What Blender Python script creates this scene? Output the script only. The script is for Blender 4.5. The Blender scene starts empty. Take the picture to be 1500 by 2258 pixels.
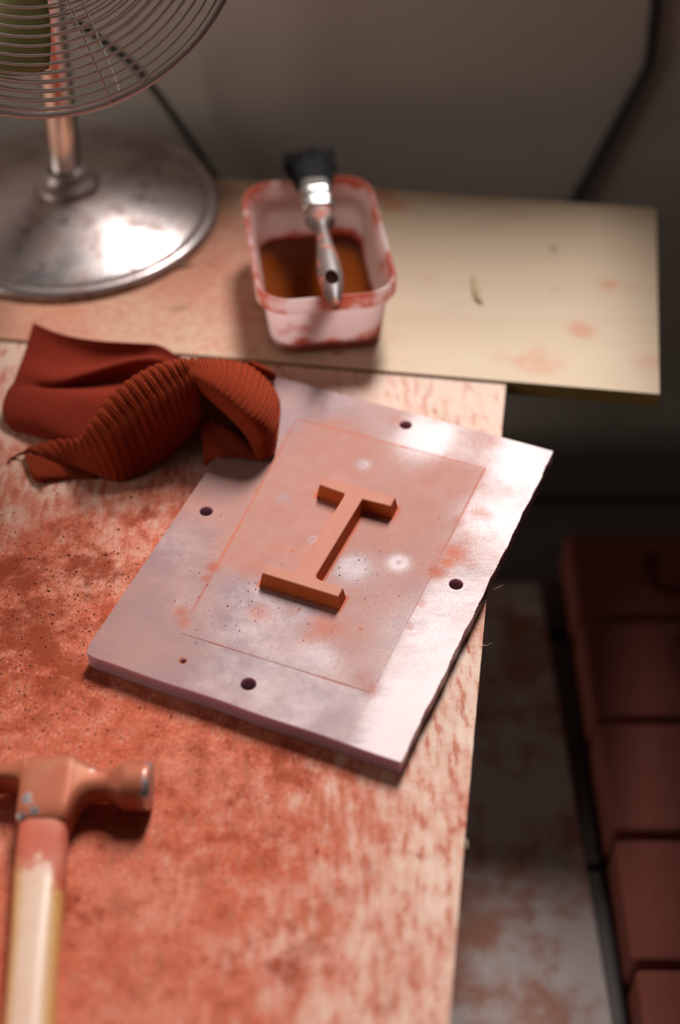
import bpy, bmesh, math, random
import numpy as np
from mathutils import Vector, Matrix

random.seed(7)
rng = np.random.default_rng(7)
S = bpy.context.scene
C = S.collection
R = math.radians

# ------------------------------------------------------------------ camera
T = 0.75                    # height of the work surface
CAM = Vector((0.0, 0.0, T + 0.665))
PITCH = R(46.5)             # below the horizon
FPX = 50 / 36 * 2258        # 50 mm lens on a 24 x 36 upright frame
cam = bpy.data.cameras.new('camera')
cam.lens = 50; cam.sensor_fit = 'VERTICAL'; cam.sensor_height = 36; cam.sensor_width = 24
cam.clip_start = 0.02
cam.dof.use_dof = True; cam.dof.focus_distance = 0.858; cam.dof.aperture_fstop = 2.3
camo = bpy.data.objects.new('camera', cam); C.objects.link(camo)
camo.location = CAM; camo.rotation_euler = (R(90) - PITCH, 0, 0)
S.camera = camo

# ------------------------------------------------------------------ light
S.view_settings.view_transform = 'Standard'; S.view_settings.look = 'None'
S.view_settings.gamma = 1; S.view_settings.use_curve_mapping = False
S.view_settings.exposure = 0.08
w = bpy.data.worlds.new('room_air'); S.world = w; w.use_nodes = True
w.node_tree.nodes['Background'].inputs[0].default_value = (1.0, .90, .82, 1)
w.node_tree.nodes['Background'].inputs[1].default_value = 0.03

def area(name, loc, target, sx, sy, power, col):
    l = bpy.data.lights.new(name, 'AREA'); l.shape = 'RECTANGLE'; l.size = sx; l.size_y = sy
    l.energy = power; l.color = col
    o = bpy.data.objects.new(name, l); C.objects.link(o); o.location = loc
    o.rotation_euler = (Vector(target) - Vector(loc)).to_track_quat('-Z', 'Y').to_euler()
    return o
# daylight through the high window in the back wall, plus an added fill lamp far to the left
area('window_daylight', (0.50, 2.60, 3.15), (0.0, 0.7, T), 0.62, 1.25, 140, (1.0, .965, .95))
area('left_fill', (-1.9, 0.2, 1.15), (0.1, 1.0, .8), 1.0, 1.5, 14, (1.0, .91, .82))

# ------------------------------------------------------------------ helpers
def ray(px, py):
    x = (px - 750) / FPX; y = -(py - 1129) / FPX
    return Vector((x, math.cos(PITCH) + y * math.sin(PITCH), -math.sin(PITCH) + y * math.cos(PITCH)))
def P(px, py, z):           # point of the place at height z
    d = ray(px, py); return CAM + d * ((z - CAM.z) / d.z)
def Q(px, py, Y):           # point of the place on the upright plane at depth Y
    d = ray(px, py); return CAM + d * ((Y - CAM.y) / d.y)

def tag(o, label=None, cat=None, group=None, kind=None):
    if label: o['label'] = label
    if cat: o['category'] = cat
    if group: o['group'] = group
    if kind: o['kind'] = kind
    return o
def empty(name, loc, rz=0):
    o = bpy.data.objects.new(name, None); o.location = loc; o.rotation_euler = (0, 0, rz)
    o.empty_display_size = .02; C.objects.link(o); return o
def obj(name, bm, mat, parent=None, smooth=False):
    me = bpy.data.meshes.new(name)
    if isinstance(bm, bmesh.types.BMesh):
        bm.to_mesh(me); bm.free()
    else:
        me.from_pydata([tuple(v) for v in bm[0]], [], bm[1])
    me.update()
    if smooth: me.polygons.foreach_set('use_smooth', [True] * len(me.polygons))
    if mat: me.materials.append(mat)
    o = bpy.data.objects.new(name, me); C.objects.link(o)
    if parent:
        o.parent = parent
        o.matrix_parent_inverse = parent_inv(parent)
    return o
def parent_inv(p):          # parts are built in world coordinates
    m = p.matrix_basis.copy()
    q = p.parent
    while q:
        m = q.matrix_basis @ p.matrix_parent_inverse @ m if q == p.parent else q.matrix_basis @ m
        q = q.parent
    return m.inverted()
def box(bm, a, b):
    M = Matrix.Translation((Vector(a) + Vector(b)) / 2) @ Matrix.Diagonal((*(abs(b[i] - a[i]) for i in range(3)), 1))
    return bmesh.ops.create_cube(bm, size=1, matrix=M)
def prism(pts, z0, z1):     # upright prism over a plan outline
    bm = bmesh.new()
    lo = [bm.verts.new((p[0], p[1], z0)) for p in pts]; hi = [bm.verts.new((p[0], p[1], z1)) for p in pts]
    n = len(pts)
    bm.faces.new(hi); bm.faces.new(lo[::-1])
    for i in range(n): bm.faces.new((lo[i], lo[(i + 1) % n], hi[(i + 1) % n], hi[i]))
    bmesh.ops.recalc_face_normals(bm, faces=bm.faces)
    return bm
def bevel(bm, w, seg=2, ang=30):
    es = [e for e in bm.edges if len(e.link_faces) == 2 and e.calc_face_angle(0) > R(ang)]
    bmesh.ops.bevel(bm, geom=es, offset=w, segments=seg, affect='EDGES', profile=.5)
    return bm
def lathe(bm, prof, M, n=64, close=False):   # prof: (radius, height)
    rings = []
    for r, h in prof:
        if r < 1e-6: rings.append([bm.verts.new(M @ Vector((0, 0, h)))])
        else: rings.append([bm.verts.new(M @ Vector((r * math.cos(2 * math.pi * i / n), r * math.sin(2 * math.pi * i / n), h))) for i in range(n)])
    for a, b in zip(rings, rings[1:]):
        for i in range(n):
            j = (i + 1) % n
            if len(a) == 1: bm.faces.new((a[0], b[i], b[j]))
            elif len(b) == 1: bm.faces.new((a[i], b[0], a[j]))
            else: bm.faces.new((a[i], b[i], b[j], a[j]))
    if close:
        a, b = rings[-1], rings[0]
        for i in range(n): bm.faces.new((a[i], b[i], b[(i + 1) % n], a[(i + 1) % n]))
    return bm
def loft(bm, secs, cap=True, ring=True):
    vs = [[bm.verts.new(p) for p in s] for s in secs]
    n = len(vs[0])
    for a, b in zip(vs, vs[1:]):
        for i in range(n if ring else n - 1):
            j = (i + 1) % n
            bm.faces.new((a[i], a[j], b[j], b[i]))
    if cap and ring:
        bm.faces.new(vs[0][::-1]); bm.faces.new(vs[-1])
    bmesh.ops.recalc_face_normals(bm, faces=bm.faces)
    return bm
def crom(pts, n, closed=False):              # Catmull-Rom through pts, n samples
    pts = [np.array(p, float) for p in pts]; m = len(pts); out = []
    for k in range(n):
        t = k / n * m if closed else k / (n - 1) * (m - 1)
        i = int(t) if closed else min(int(t), m - 2); f = t - i
        g = (lambda j: pts[j % m]) if closed else (lambda j: pts[min(max(j, 0), m - 1)])
        a, b, c, d = g(i - 1), g(i), g(i + 1), g(i + 2)
        out.append(.5 * ((2 * b) + (c - a) * f + (2 * a - 5 * b + 4 * c - d) * f * f + (3 * b - a - 3 * c + d) * f ** 3))
    return out
def tube(bm, pts, r, n=8, closed=False):
    pts = [Vector(p) for p in pts]; m = len(pts); secs = []
    up = Vector((0, 0, 1)); prev = None
    for i, p in enumerate(pts):
        if closed: t = pts[(i + 1) % m] - pts[i - 1]
        else: t = pts[min(i + 1, m - 1)] - pts[max(i - 1, 0)]
        t.normalize()
        if prev is None:
            a = t.cross(up if abs(t.z) < .9 else Vector((1, 0, 0))).normalized()
        else:
            a = (prev - t * prev.dot(t)).normalized()
        prev = a; b = t.cross(a)
        rr = r[i] if hasattr(r, '__len__') else r
        secs.append([p + (a * math.cos(2 * math.pi * k / n) + b * math.sin(2 * math.pi * k / n)) * rr for k in range(n)])
    if closed:
        vs = [[bm.verts.new(p) for p in s] for s in secs]
        for i in range(m):
            A, B = vs[i], vs[(i + 1) % m]
            for k in range(n): bm.faces.new((A[k], A[(k + 1) % n], B[(k + 1) % n], B[k]))
    else: loft(bm, secs)
    return bm
def superellipse(cx, cz, hx, hz, e, n=32):
    out = []
    for k in range(n):
        a = 2 * math.pi * k / n; c, s = math.cos(a), math.sin(a)
        out.append((cx + hx * math.copysign(abs(c) ** (2 / e), c), cz + hz * math.copysign(abs(s) ** (2 / e), s)))
    return out
def rounded_rect(hx, hy, r, n=8):
    out = []
    for sx, sy, a0 in ((1, 1, 0), (-1, 1, 90), (-1, -1, 180), (1, -1, 270)):
        for k in range(n + 1):
            a = R(a0 + 90 * k / n)
            out.append((sx * (hx - r) + r * math.cos(a), sy * (hy - r) + r * math.sin(a)))
    return out
def bool_diff(o, cutters):
    for c in cutters:
        m = o.modifiers.new('cut', 'BOOLEAN'); m.object = c; m.operation = 'DIFFERENCE'; m.solver = 'EXACT'
    bpy.context.view_layer.update()
    dg = bpy.context.evaluated_depsgraph_get()
    me = bpy.data.meshes.new_from_object(o.evaluated_get(dg))
    o.modifiers.clear(); o.data = me
    for c in cutters: bpy.data.objects.remove(c, do_unlink=True)
def smooth_by_angle(o, deg):
    me = o.data
    me.polygons.foreach_set('use_smooth', [True] * len(me.polygons))
    bm = bmesh.new(); bm.from_mesh(me)
    for e in bm.edges: e.smooth = not (len(e.link_faces) == 2 and e.calc_face_angle(0) > R(deg))
    bm.to_mesh(me); bm.free()

# --- node shorthand
class Mat:
    def __init__(s, name):
        s.m = bpy.data.materials.new(name); s.m.use_nodes = True; s.t = s.m.node_tree
        s.b = s.t.nodes['Principled BSDF']; s.out = s.t.nodes['Material Output']
        s.tc = s.t.nodes.new('ShaderNodeTexCoord')
    def put(s, sock, v):
        if isinstance(v, bpy.types.NodeSocket): s.t.links.new(v, sock)
        elif isinstance(v, (tuple, list)) and len(v) == 3 and sock.type == 'RGBA': sock.default_value = (*v, 1)
        else: sock.default_value = v
    def mapped(s, scale=(1, 1, 1), rot=(0, 0, 0), loc=(0, 0, 0), src='Object'):
        n = s.t.nodes.new('ShaderNodeMapping'); s.t.links.new(s.tc.outputs[src], n.inputs[0])
        n.inputs['Scale'].default_value = scale; n.inputs['Rotation'].default_value = rot; n.inputs['Location'].default_value = loc
        return n.outputs[0]
    def noise(s, scale, detail=4, rough=.55, vec=None, dist=0):
        n = s.t.nodes.new('ShaderNodeTexNoise'); s.put(n.inputs['Scale'], scale); n.inputs['Detail'].default_value = detail
        n.inputs['Roughness'].default_value = rough; n.inputs['Distortion'].default_value = dist
        s.t.links.new(vec or s.tc.outputs['Object'], n.inputs['Vector']); return n.outputs['Fac']
    def vor(s, scale, vec=None, feature='F1'):
        n = s.t.nodes.new('ShaderNodeTexVoronoi'); n.inputs['Scale'].default_value = scale; n.feature = feature
        s.t.links.new(vec or s.tc.outputs['Object'], n.inputs['Vector']); return n.outputs['Distance']
    def wave(s, scale, vec=None, dist=0, dscale=1, direction='X'):
        n = s.t.nodes.new('ShaderNodeTexWave'); n.inputs['Scale'].default_value = scale; n.inputs['Distortion'].default_value = dist
        n.inputs['Detail Scale'].default_value = dscale; n.bands_direction = direction
        s.t.links.new(vec or s.tc.outputs['Object'], n.inputs['Vector']); return n.outputs['Fac']
    def math(s, op, a, b=0.0, c=None, clamp=False):
        n = s.t.nodes.new('ShaderNodeMath'); n.operation = op; n.use_clamp = clamp
        s.put(n.inputs[0], a); s.put(n.inputs[1], b)
        if c is not None: s.put(n.inputs[2], c)
        return n.outputs[0]
    def step(s, v, lo, hi, a=0.0, b=1.0):
        n = s.t.nodes.new('ShaderNodeMapRange'); n.interpolation_type = 'SMOOTHSTEP'
        for k, x in zip(('Value', 'From Min', 'From Max', 'To Min', 'To Max'), (v, lo, hi, a, b)): s.put(n.inputs[k], x)
        return n.outputs[0]
    def mix(s, f, a, b):
        n = s.t.nodes.new('ShaderNodeMix'); n.data_type = 'RGBA'
        s.put(n.inputs[0], f); s.put(n.inputs[6], a); s.put(n.inputs[7], b); return n.outputs[2]
    def mixf(s, f, a, b):
        n = s.t.nodes.new('ShaderNodeMix'); s.put(n.inputs[0], f); s.put(n.inputs[2], a); s.put(n.inputs[3], b); return n.outputs[0]
    def attr(s, name):
        n = s.t.nodes.new('ShaderNodeAttribute'); n.attribute_name = name; return n.outputs['Fac']
    def bump(s, h, strength=.3, dist=.001):
        n = s.t.nodes.new('ShaderNodeBump'); n.inputs['Strength'].default_value = strength; n.inputs['Distance'].default_value = dist
        s.put(n.inputs['Height'], h); s.t.links.new(n.outputs[0], s.b.inputs['Normal']); return n.outputs[0]
    def set(s, **k):
        names = dict(col='Base Color', rough='Roughness', metal='Metallic', spec='Specular IOR Level', trans='Transmission Weight',
                     ior='IOR', coat='Coat Weight', coatr='Coat Roughness', sheen='Sheen Weight', sss='Subsurface Weight')
        for a, v in k.items(): s.put(s.b.inputs[names[a]], v)
        return s

DUST_L = (.74, .235, .145); DUST = (.61, .130, .068); DUST_D = (.29, .048, .022)

def simple(name, col, rough=.6, metal=0.0, var=.15, scale=40, dust=0.0, dustscale=30):
    m = Mat(name)
    n = m.noise(scale, 5)
    c = m.mix(n, tuple(x * (1 - var) for x in col), tuple(min(1, x * (1 + var)) for x in col))
    if dust:
        k = m.step(m.noise(dustscale, 6, .65), .62 - dust * .4, .78 - dust * .4)
        c = m.mix(k, c, DUST)
        m.set(rough=m.mixf(k, rough, .9), metal=m.mixf(k, metal, 0.0))
    else: m.set(rough=rough, metal=metal)
    m.set(col=c)
    return m.m

# ------------------------------------------------------------------ materials
def mat_wall():
    m = Mat('grey_plaster')
    c = m.mix(m.noise(6, 5), (.52, .445, .385), (.62, .54, .47))
    c = m.mix(m.step(m.noise(9, 3, .5, m.mapped((1, 1, .7), (0, 0, 0), (3.1, 0, 1.7))), .64, .74, 0, .35), c, (.36, .19, .12))
    m.set(col=c, rough=.85); m.bump(m.noise(60, 4), .2, .002)
    return m.m
def mat_ply():
    m = Mat('dusty_plywood')
    d = m.attr('dust'); g = m.attr('heap')
    fib = m.noise(55, 6, .6, m.mapped((1.6, .09, 1), (0, 0, R(7))))
    fine = m.noise(260, 4, .6, m.mapped((1, .12, 1), (0, 0, R(7))))
    wood = m.mix(fib, (.68, .46, .335), (.79, .575, .455))
    wood = m.mix(m.step(fine, .38, .6, 0, .35), wood, (.84, .66, .55))
    big = m.noise(17, 6, .62)
    mid = m.noise(75, 6, .68)
    gr = m.noise(1050, 4, .65)
    # short vertical smears of pigment caught in the grain
    sm = m.noise(215, 4, .55, m.mapped((1, .27, 1), (0, 0, R(7))))
    v = m.math('ADD', m.math('ADD', d, .1), m.math('MULTIPLY', m.math('SUBTRACT', big, .5), .9))
    v = m.math('ADD', v, m.math('MULTIPLY', m.math('SUBTRACT', mid, .5), .9))
    v = m.math('ADD', v, m.math('MULTIPLY', m.math('SUBTRACT', sm, .5), 1.0))
    film = m.step(v, .0, .95)
    dcol = m.mix(m.step(big, .35, .65), DUST_L, DUST)
    dcol = m.mix(m.step(m.math('ADD', mid, m.math('MULTIPLY', g, .16)), .50, .72, 0, .75), dcol, DUST_D)
    dcol = m.mix(m.step(gr, .46, .66, 0, .6), dcol, DUST_D)
    dcol = m.mix(m.step(gr, .46, .30, 0, .45), dcol, (.82, .36, .25))
    dcol = m.mix(m.step(m.noise(7, 4), .47, .64, 0, .35), dcol, m.mix(mid, (.40, .075, .036), (.62, .13, .065)))
    c = m.mix(film, wood, dcol)
    smear = m.math('MULTIPLY', m.step(sm, .55, .635), m.step(d, .04, .3, .3, .85))
    c = m.mix(smear, c, (.50, .15, .085))
    heap = m.math('MULTIPLY', m.step(m.math('ADD', g, m.math('MULTIPLY', m.math('SUBTRACT', mid, .5), 1.6)), .36, .85), .9)
    c = m.mix(heap, c, m.mix(gr, (.24, .042, .018), (.42, .085, .04)))
    lt = m.noise(620, 4, .7, m.mapped((1, .5, 1), (0, 0, R(7))))
    c = m.mix(m.step(m.math('ADD', lt, m.math('MULTIPLY', m.math('SUBTRACT', mid, .5), -.7)), .54, .74, 0, .6), c, (.80, .40, .29))
    m.set(col=c, rough=m.mixf(film, .5, .9), spec=m.mixf(film, .25, .06))
    h = m.math('ADD', m.math('MULTIPLY', gr, m.mixf(d, .25, 1.0)), m.math('MULTIPLY', mid, 1.2))
    m.bump(h, .45, .0016)
    return m.m
def mat_board():
    m = Mat('yellow_pine_board')
    d = m.attr('dust'); k = m.attr('stain')
    fib = m.noise(22, 6, .6, m.mapped((.12, 1.3, 1), (0, 0, R(-5))))
    wood = m.mix(fib, (.58, .415, .27), (.68, .53, .37))
    n = m.noise(26, 6, .65); f = m.noise(170, 4, .7)
    v = m.math('ADD', d, m.math('ADD', m.math('MULTIPLY', m.math('SUBTRACT', n, .5), .8), m.math('MULTIPLY', m.math('SUBTRACT', f, .5), .8)))
    c = m.mix(m.step(v, .15, 1.0, 0, .9), wood, m.mix(f, (.66, .27, .17), (.46, .13, .07)))
    v2 = m.math('ADD', k, m.math('MULTIPLY', m.math('SUBTRACT', m.noise(48, 5, .6), .5), .9))
    c = m.mix(m.step(v2, .35, .8, 0, .55), c, (.60, .20, .10))
    c = m.mix(m.step(m.noise(34, 2, .4), .70, .75, 0, .5), c, (.25, .15, .07))
    m.set(col=c, rough=.55, spec=.25); m.bump(f, .15, .0006)
    return m.m
def mat_acrylic(edge=False):
    m = Mat('frosted_acrylic_edge' if edge else 'dusty_frosted_acrylic')
    base = m.mix(m.noise(30, 3), (.33, .175, .19), (.43, .255, .275))
    pk = m.noise(19, 5, .6, m.mapped((1, 1, 1), (0, 0, 0), (.31, .17, 0)))
    base = m.mix(m.step(pk, .40, .66, 0, .8), base, (.50, .27, .235))
    if edge:
        m.set(col=m.mix(.6, base, (.40, .25, .31)), rough=.28, ior=1.49, sss=1.0); m.b.inputs['Subsurface Radius'].default_value = (1, .8, .85); m.b.inputs['Subsurface Scale'].default_value = .012; m.bump(m.noise(160, 3), .2, .0006)
        return m.m
    d = m.attr('dust'); o = m.attr('pigment'); wh = m.attr('haze_sheen')
    cloud = m.noise(38, 8, .68); fine = m.noise(900, 4, .7)
    streak = m.noise(120, 7, .75, m.mapped((.22, 1.2, 1)))
    sv = m.math('ADD', wh, m.math('ADD', m.math('MULTIPLY', m.math('SUBTRACT', cloud, .5), 1.1), m.math('MULTIPLY', m.math('SUBTRACT', streak, .5), m.mixf(m.attr('brushed'), .12, 1.05))))
    haze_sheen = m.step(sv, .42, 1.0)
    c = m.mix(m.math('MULTIPLY', haze_sheen, .85), base, (.72, .575, .57))  # whitish film, with the glossy sheen of the margins painted in pale
    dv = m.math('ADD', d, m.math('ADD', m.math('MULTIPLY', m.math('SUBTRACT', cloud, .5), .75), m.math('MULTIPLY', m.math('SUBTRACT', fine, .5), .75)))
    dust = m.step(dv, .08, .86)
    c = m.mix(dust, c, m.mix(m.noise(90, 5, .6), (.54, .285, .235), (.46, .18, .13)))
    ov = m.math('ADD', o, m.math('ADD', m.math('MULTIPLY', m.math('SUBTRACT', fine, .5), .5), m.math('MULTIPLY', m.math('SUBTRACT', cloud, .5), .5)))
    pig = m.step(ov, .2, .95)
    c = m.mix(pig, c, (.60, .145, .065))
    speck = m.math('MULTIPLY', m.step(m.vor(520), .13, .10), m.step(m.noise(26, 3), .55, .68))
    c = m.mix(m.math('MULTIPLY', speck, .8), c, (.22, .05, .035))
    r = m.mixf(dust, m.mixf(haze_sheen, .38, .42), .62)
    m.set(col=c, rough=m.mixf(pig, r, .8), spec=m.mixf(dust, m.mixf(haze_sheen, .22, .46), .15), trans=m.math('MULTIPLY', m.math('SUBTRACT', 1.0, m.math('MAXIMUM', dust, haze_sheen), clamp=True), .3), ior=1.49)
    m.bump(fine, .14, .0004)
    return m.m
def mat_letter():
    m = Mat('pigment_coated_letter')
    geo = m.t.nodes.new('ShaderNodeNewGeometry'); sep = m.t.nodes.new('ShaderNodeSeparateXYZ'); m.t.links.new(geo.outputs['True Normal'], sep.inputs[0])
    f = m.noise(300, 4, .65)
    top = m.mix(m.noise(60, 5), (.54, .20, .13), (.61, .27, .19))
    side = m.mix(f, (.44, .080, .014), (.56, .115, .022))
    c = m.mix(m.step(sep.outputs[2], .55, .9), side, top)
    m.set(col=c, rough=.7, spec=.25); m.bump(f, .2, .0005)
    return m.m
def mat_knit(name, sx, sy, col_hi, col_lo, rib=0.0):
    m = Mat(name)
    uv = m.mapped((sx, sy, 1), src='UV')
    wx = m.wave(1, uv, 1.2, 2.0, 'X'); wy = m.wave(1, uv, 1.0, 2.0, 'Y')
    st = m.math('MULTIPLY', wx, wy)
    n = m.noise(420, 4, .7)
    f = m.math('ADD', m.math('MULTIPLY', st, .8), m.math('MULTIPLY', n, .45))
    c = m.mix(m.step(f, .2, .85), col_lo, col_hi)  # lit yarn and the shade between stitches are both put into the colour
    m.set(col=c, rough=.95, spec=.1, sheen=.12); m.bump(m.math('ADD', st, m.math('MULTIPLY', n, .6)), .7, .0012)
    m.b.inputs['Sheen Tint'].default_value = (.9, .25, .12, 1)
    return m.m
def mat_chrome_base():
    m = Mat('dusty_chrome_plate')
    n = m.noise(28, 6, .7); s = m.step(m.noise(34, 3, .5), .60, .70)
    film = m.step(n, .40, .64, .30, .92)
    c = m.mix(film, (.62, .57, .56), (.25, .165, .14))
    c = m.mix(m.math('MULTIPLY', s, .6), c, (.15, .10, .085))
    m.set(col=c, metal=m.mixf(film, 1.0, .35), rough=m.mixf(film, .16, .45))
    return m.m
def mat_tub(stain=1.0):
    m = Mat('stained_milky_plastic')
    n = m.noise(26, 5, .6, m.mapped((1, 1, 1.6))); f = m.noise(90, 5, .65)
    z = m.attr('wet')
    v = m.math('ADD', m.math('ADD', n, m.math('MULTIPLY', m.math('SUBTRACT', f, .5), .35)), m.math('MULTIPLY', z, .25))
    c = m.mix(m.step(v, .53, .70, .05, .9), (.92, .80, .79), (.66, .17, .09))
    m.set(col=c, rough=.4, spec=.4)
    tr = m.t.nodes.new('ShaderNodeBsdfTranslucent'); m.put(tr.inputs[0], c)
    mx = m.t.nodes.new('ShaderNodeMixShader'); mx.inputs[0].default_value = .68
    m.t.links.new(m.b.outputs[0], mx.inputs[1]); m.t.links.new(tr.outputs[0], mx.inputs[2]); m.t.links.new(mx.outputs[0], m.out.inputs[0])
    return m.m
def mat_liquid():
    m = Mat('rust_brown_wash')
    m.set(col=m.mix(m.noise(12, 2), (.20, .040, .005), (.28, .060, .006)), rough=.05, trans=.25, ior=1.33, spec=.5)
    return m.m
def mat_hammer():
    m = Mat('pigment_caked_steel')
    n = m.noise(95, 6, .68); p = m.attr('bare')
    bare = m.step(m.math('ADD', m.math('MULTIPLY', p, .42), m.math('MULTIPLY', n, .8)), .64, .76)
    c = m.mix(m.noise(70, 5), (.37, .09, .045), (.45, .14, .075))
    c = m.mix(m.step(m.noise(55, 5, .6), .52, .68, 0, .5), c, (.36, .17, .09))
    c = m.mix(bare, c, (.50, .49, .50))
    m.set(col=c, metal=m.mixf(bare, .2, .9), rough=m.mixf(bare, .5, .3)); m.set(spec=.2); m.bump(n, .25, .0006)
    return m.m
def mat_handle():
    m = Mat('varnished_ash_handle')
    g = m.attr('paint')
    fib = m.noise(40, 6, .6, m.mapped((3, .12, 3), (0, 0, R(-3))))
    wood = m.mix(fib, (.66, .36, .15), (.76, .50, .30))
    wood = m.mix(m.step(m.attr('side'), .35, .95), m.mix(fib, (.74, .48, .34), (.82, .60, .46)), (.66, .36, .11))  # pale middle paints a highlight along the handle, ochre towards the sides
    v = m.math('ADD', g, m.math('MULTIPLY', m.math('SUBTRACT', m.noise(130, 6, .7), .5), 2.0))
    k = m.step(v, .25, .8)
    c = m.mix(k, wood, (.52, .105, .055))
    c = m.mix(m.step(m.noise(24, 4), .45, .75, 0, .45), c, (.66, .30, .20))
    m.set(col=c, rough=m.mixf(k, .32, .7), coat=m.mixf(k, .35, 0.0), coatr=.25)
    return m.m
def mat_lowboard():
    m = Mat('stained_white_board')
    n = m.noise(9, 6, .6); f = m.noise(28, 5, .65)
    v = m.math('ADD', n, m.math('MULTIPLY', m.math('SUBTRACT', f, .5), .5))
    c = m.mix(m.step(v, .42, .62, 0, .9), (.52, .43, .40), (.34, .12, .065))
    m.set(col=c, rough=.8); return m.m
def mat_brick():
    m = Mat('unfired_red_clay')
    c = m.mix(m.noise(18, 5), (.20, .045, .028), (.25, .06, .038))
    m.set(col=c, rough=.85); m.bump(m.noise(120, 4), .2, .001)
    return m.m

M_wall = mat_wall()
M_floor = simple('dark_concrete', (.10, .085, .075), .9, 0, .2, 8)
M_frame = simple('dark_table_timber', (.09, .06, .04), .8, 0, .2, 30)
M_ledge = simple('shade_ledge_paint', (.45, .42, .39), .6)
M_ply = mat_ply(); M_board = mat_board()
M_ply_edge = simple('plywood_edge', (.50, .26, .14), .8, 0, .25, 60, .25, 60)
M_board_edge = simple('board_cut_edge', (.30, .19, .05), .8, 0, .2, 50)
M_acr = mat_acrylic(); M_acr_e = mat_acrylic(True)
M_letter = mat_letter()
M_chrome = simple('polished_chrome', (.74, .72, .70), .13, 1.0, .05, 20)
M_wire = simple('chrome_wire', (.62, .55, .52), .38, .65, .1, 30)
M_basec = mat_chrome_base()
M_blade = simple('foliage_reflection_blade', (.27, .255, .10), .4, .4, .25, 9)  # green foliage reflection painted into the colour of the chrome blades
M_cord = simple('black_rubber_cord', (.018, .018, .017), .5, 0, .2, 60)
M_wallcord = simple('grey_black_wall_cord', (.035, .03, .032), .6, 0, .2, 60)
M_tub = mat_tub(); M_liq = mat_liquid()
M_brist = simple('black_bristle', (.013, .012, .013), .75, 0, .4, 200)
M_brist.node_tree.nodes['Principled BSDF'].inputs['Specular IOR Level'].default_value = .12
M_ferr = simple('steel_ferrule', (.66, .63, .61), .33, 1.0, .06, 60, .1, 70)
M_bhand = simple('dusty_grey_brush_handle', (.15, .10, .085), .42, 0, .2, 60, .34, 55)
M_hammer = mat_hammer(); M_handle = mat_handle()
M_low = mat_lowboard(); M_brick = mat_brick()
M_benchw = simple('dark_bench_timber', (.15, .125, .115), .75, 0, .2, 14)
M_steel = simple('dull_steel', (.45, .36, .34), .4, .8, .2, 90, .2, 200)
M_crumb = simple('clay_crumb', (.30, .07, .035), .9, 0, .35, 300)
M_crumbd = simple('dark_clay_crumb', (.15, .034, .018), .9, 0, .35, 300)
M_shave = simple('pale_wood_shaving', (.68, .50, .28), .6, 0, .15, 80)
M_knit = mat_knit('rust_stockinette', 26, 30, (.40, .046, .020), (.15, .013, .006))
M_rib = mat_knit('rust_rib_knit', 34, 20, (.66, .095, .026), (.13, .011, .004))

# ------------------------------------------------------------------ the setting
WY = 1.12                                       # face of the back wall
fl = obj('floor', prism([(-3, -2.5), (3, -2.5), (3, WY + .2), (-3, WY + .2)], -.05, 0), M_floor); tag(fl, kind='structure')
SILL = 1.085; JAMB = 0.8
bm = bmesh.new()                                # one wall with a window opening above the table, out of the frame
box(bm, (-3, WY, 0), (3, WY + .10, SILL)); box(bm, (JAMB, WY, SILL), (3, WY + .10, 2.5))
box(bm, (-3, WY, SILL), (-1.1, WY + .10, 2.5))
tag(obj('wall_back', bm, M_wall), kind='structure')
bm = bmesh.new(); box(bm, (.272, .60, SILL + .001), (1.6, WY + .12, SILL + .032)); bevel(bm, .003, 2)
tag(obj('shade_ledge_1', bm, M_ledge), kind='structure')   # unseen ledge added to keep the window light off the bricks

# ------------------------------------------------------------------ low bench, board and bricks beside the table
def plan(px, py, z): v = P(px, py, z); return (v.x, v.y)
BZ = 0.385
bench = empty('low_bench', (.45, .6, 0))
tag(bench, 'dark low timber bench under the bricks, beside the work table', 'bench')
ys = [.1, .34, .585, .83, 1.005, 1.075]
for i in range(5):
    gap = .016 if i in (2, 3) else .006
    bm = bmesh.new(); box(bm, (.03, ys[i], BZ - .028), (1.2, ys[i + 1] - gap, BZ - (.0 if i != 4 else .004))); bevel(bm, .002, 1)
    obj('plank', bm, M_benchw, bench)
for x in (.04, 1.1):
    for y in (.16, 1.0):
        bm = bmesh.new(); box(bm, (x, y, 0), (x + .06, y + .06, BZ - .028)); bevel(bm, .003, 1); obj('leg', bm, M_benchw, bench)

lb = empty('stained_board', (.13, .6, BZ))
tag(lb, 'whitish board stained with red pigment, lying low between table and bricks', 'board')
z = BZ + .018
a = plan(1190, 1283, z); b = plan(1352, 2258, z); dx = (b[0] - a[0]) / (b[1] - a[1])
pts = [(.034, a[1] - .004), (.034, .2), (a[0] + dx * (.2 - a[1]), .2), a]
obj('panel', bevel(prism(pts, BZ, z), .002, 2), M_low, lb)

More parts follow.
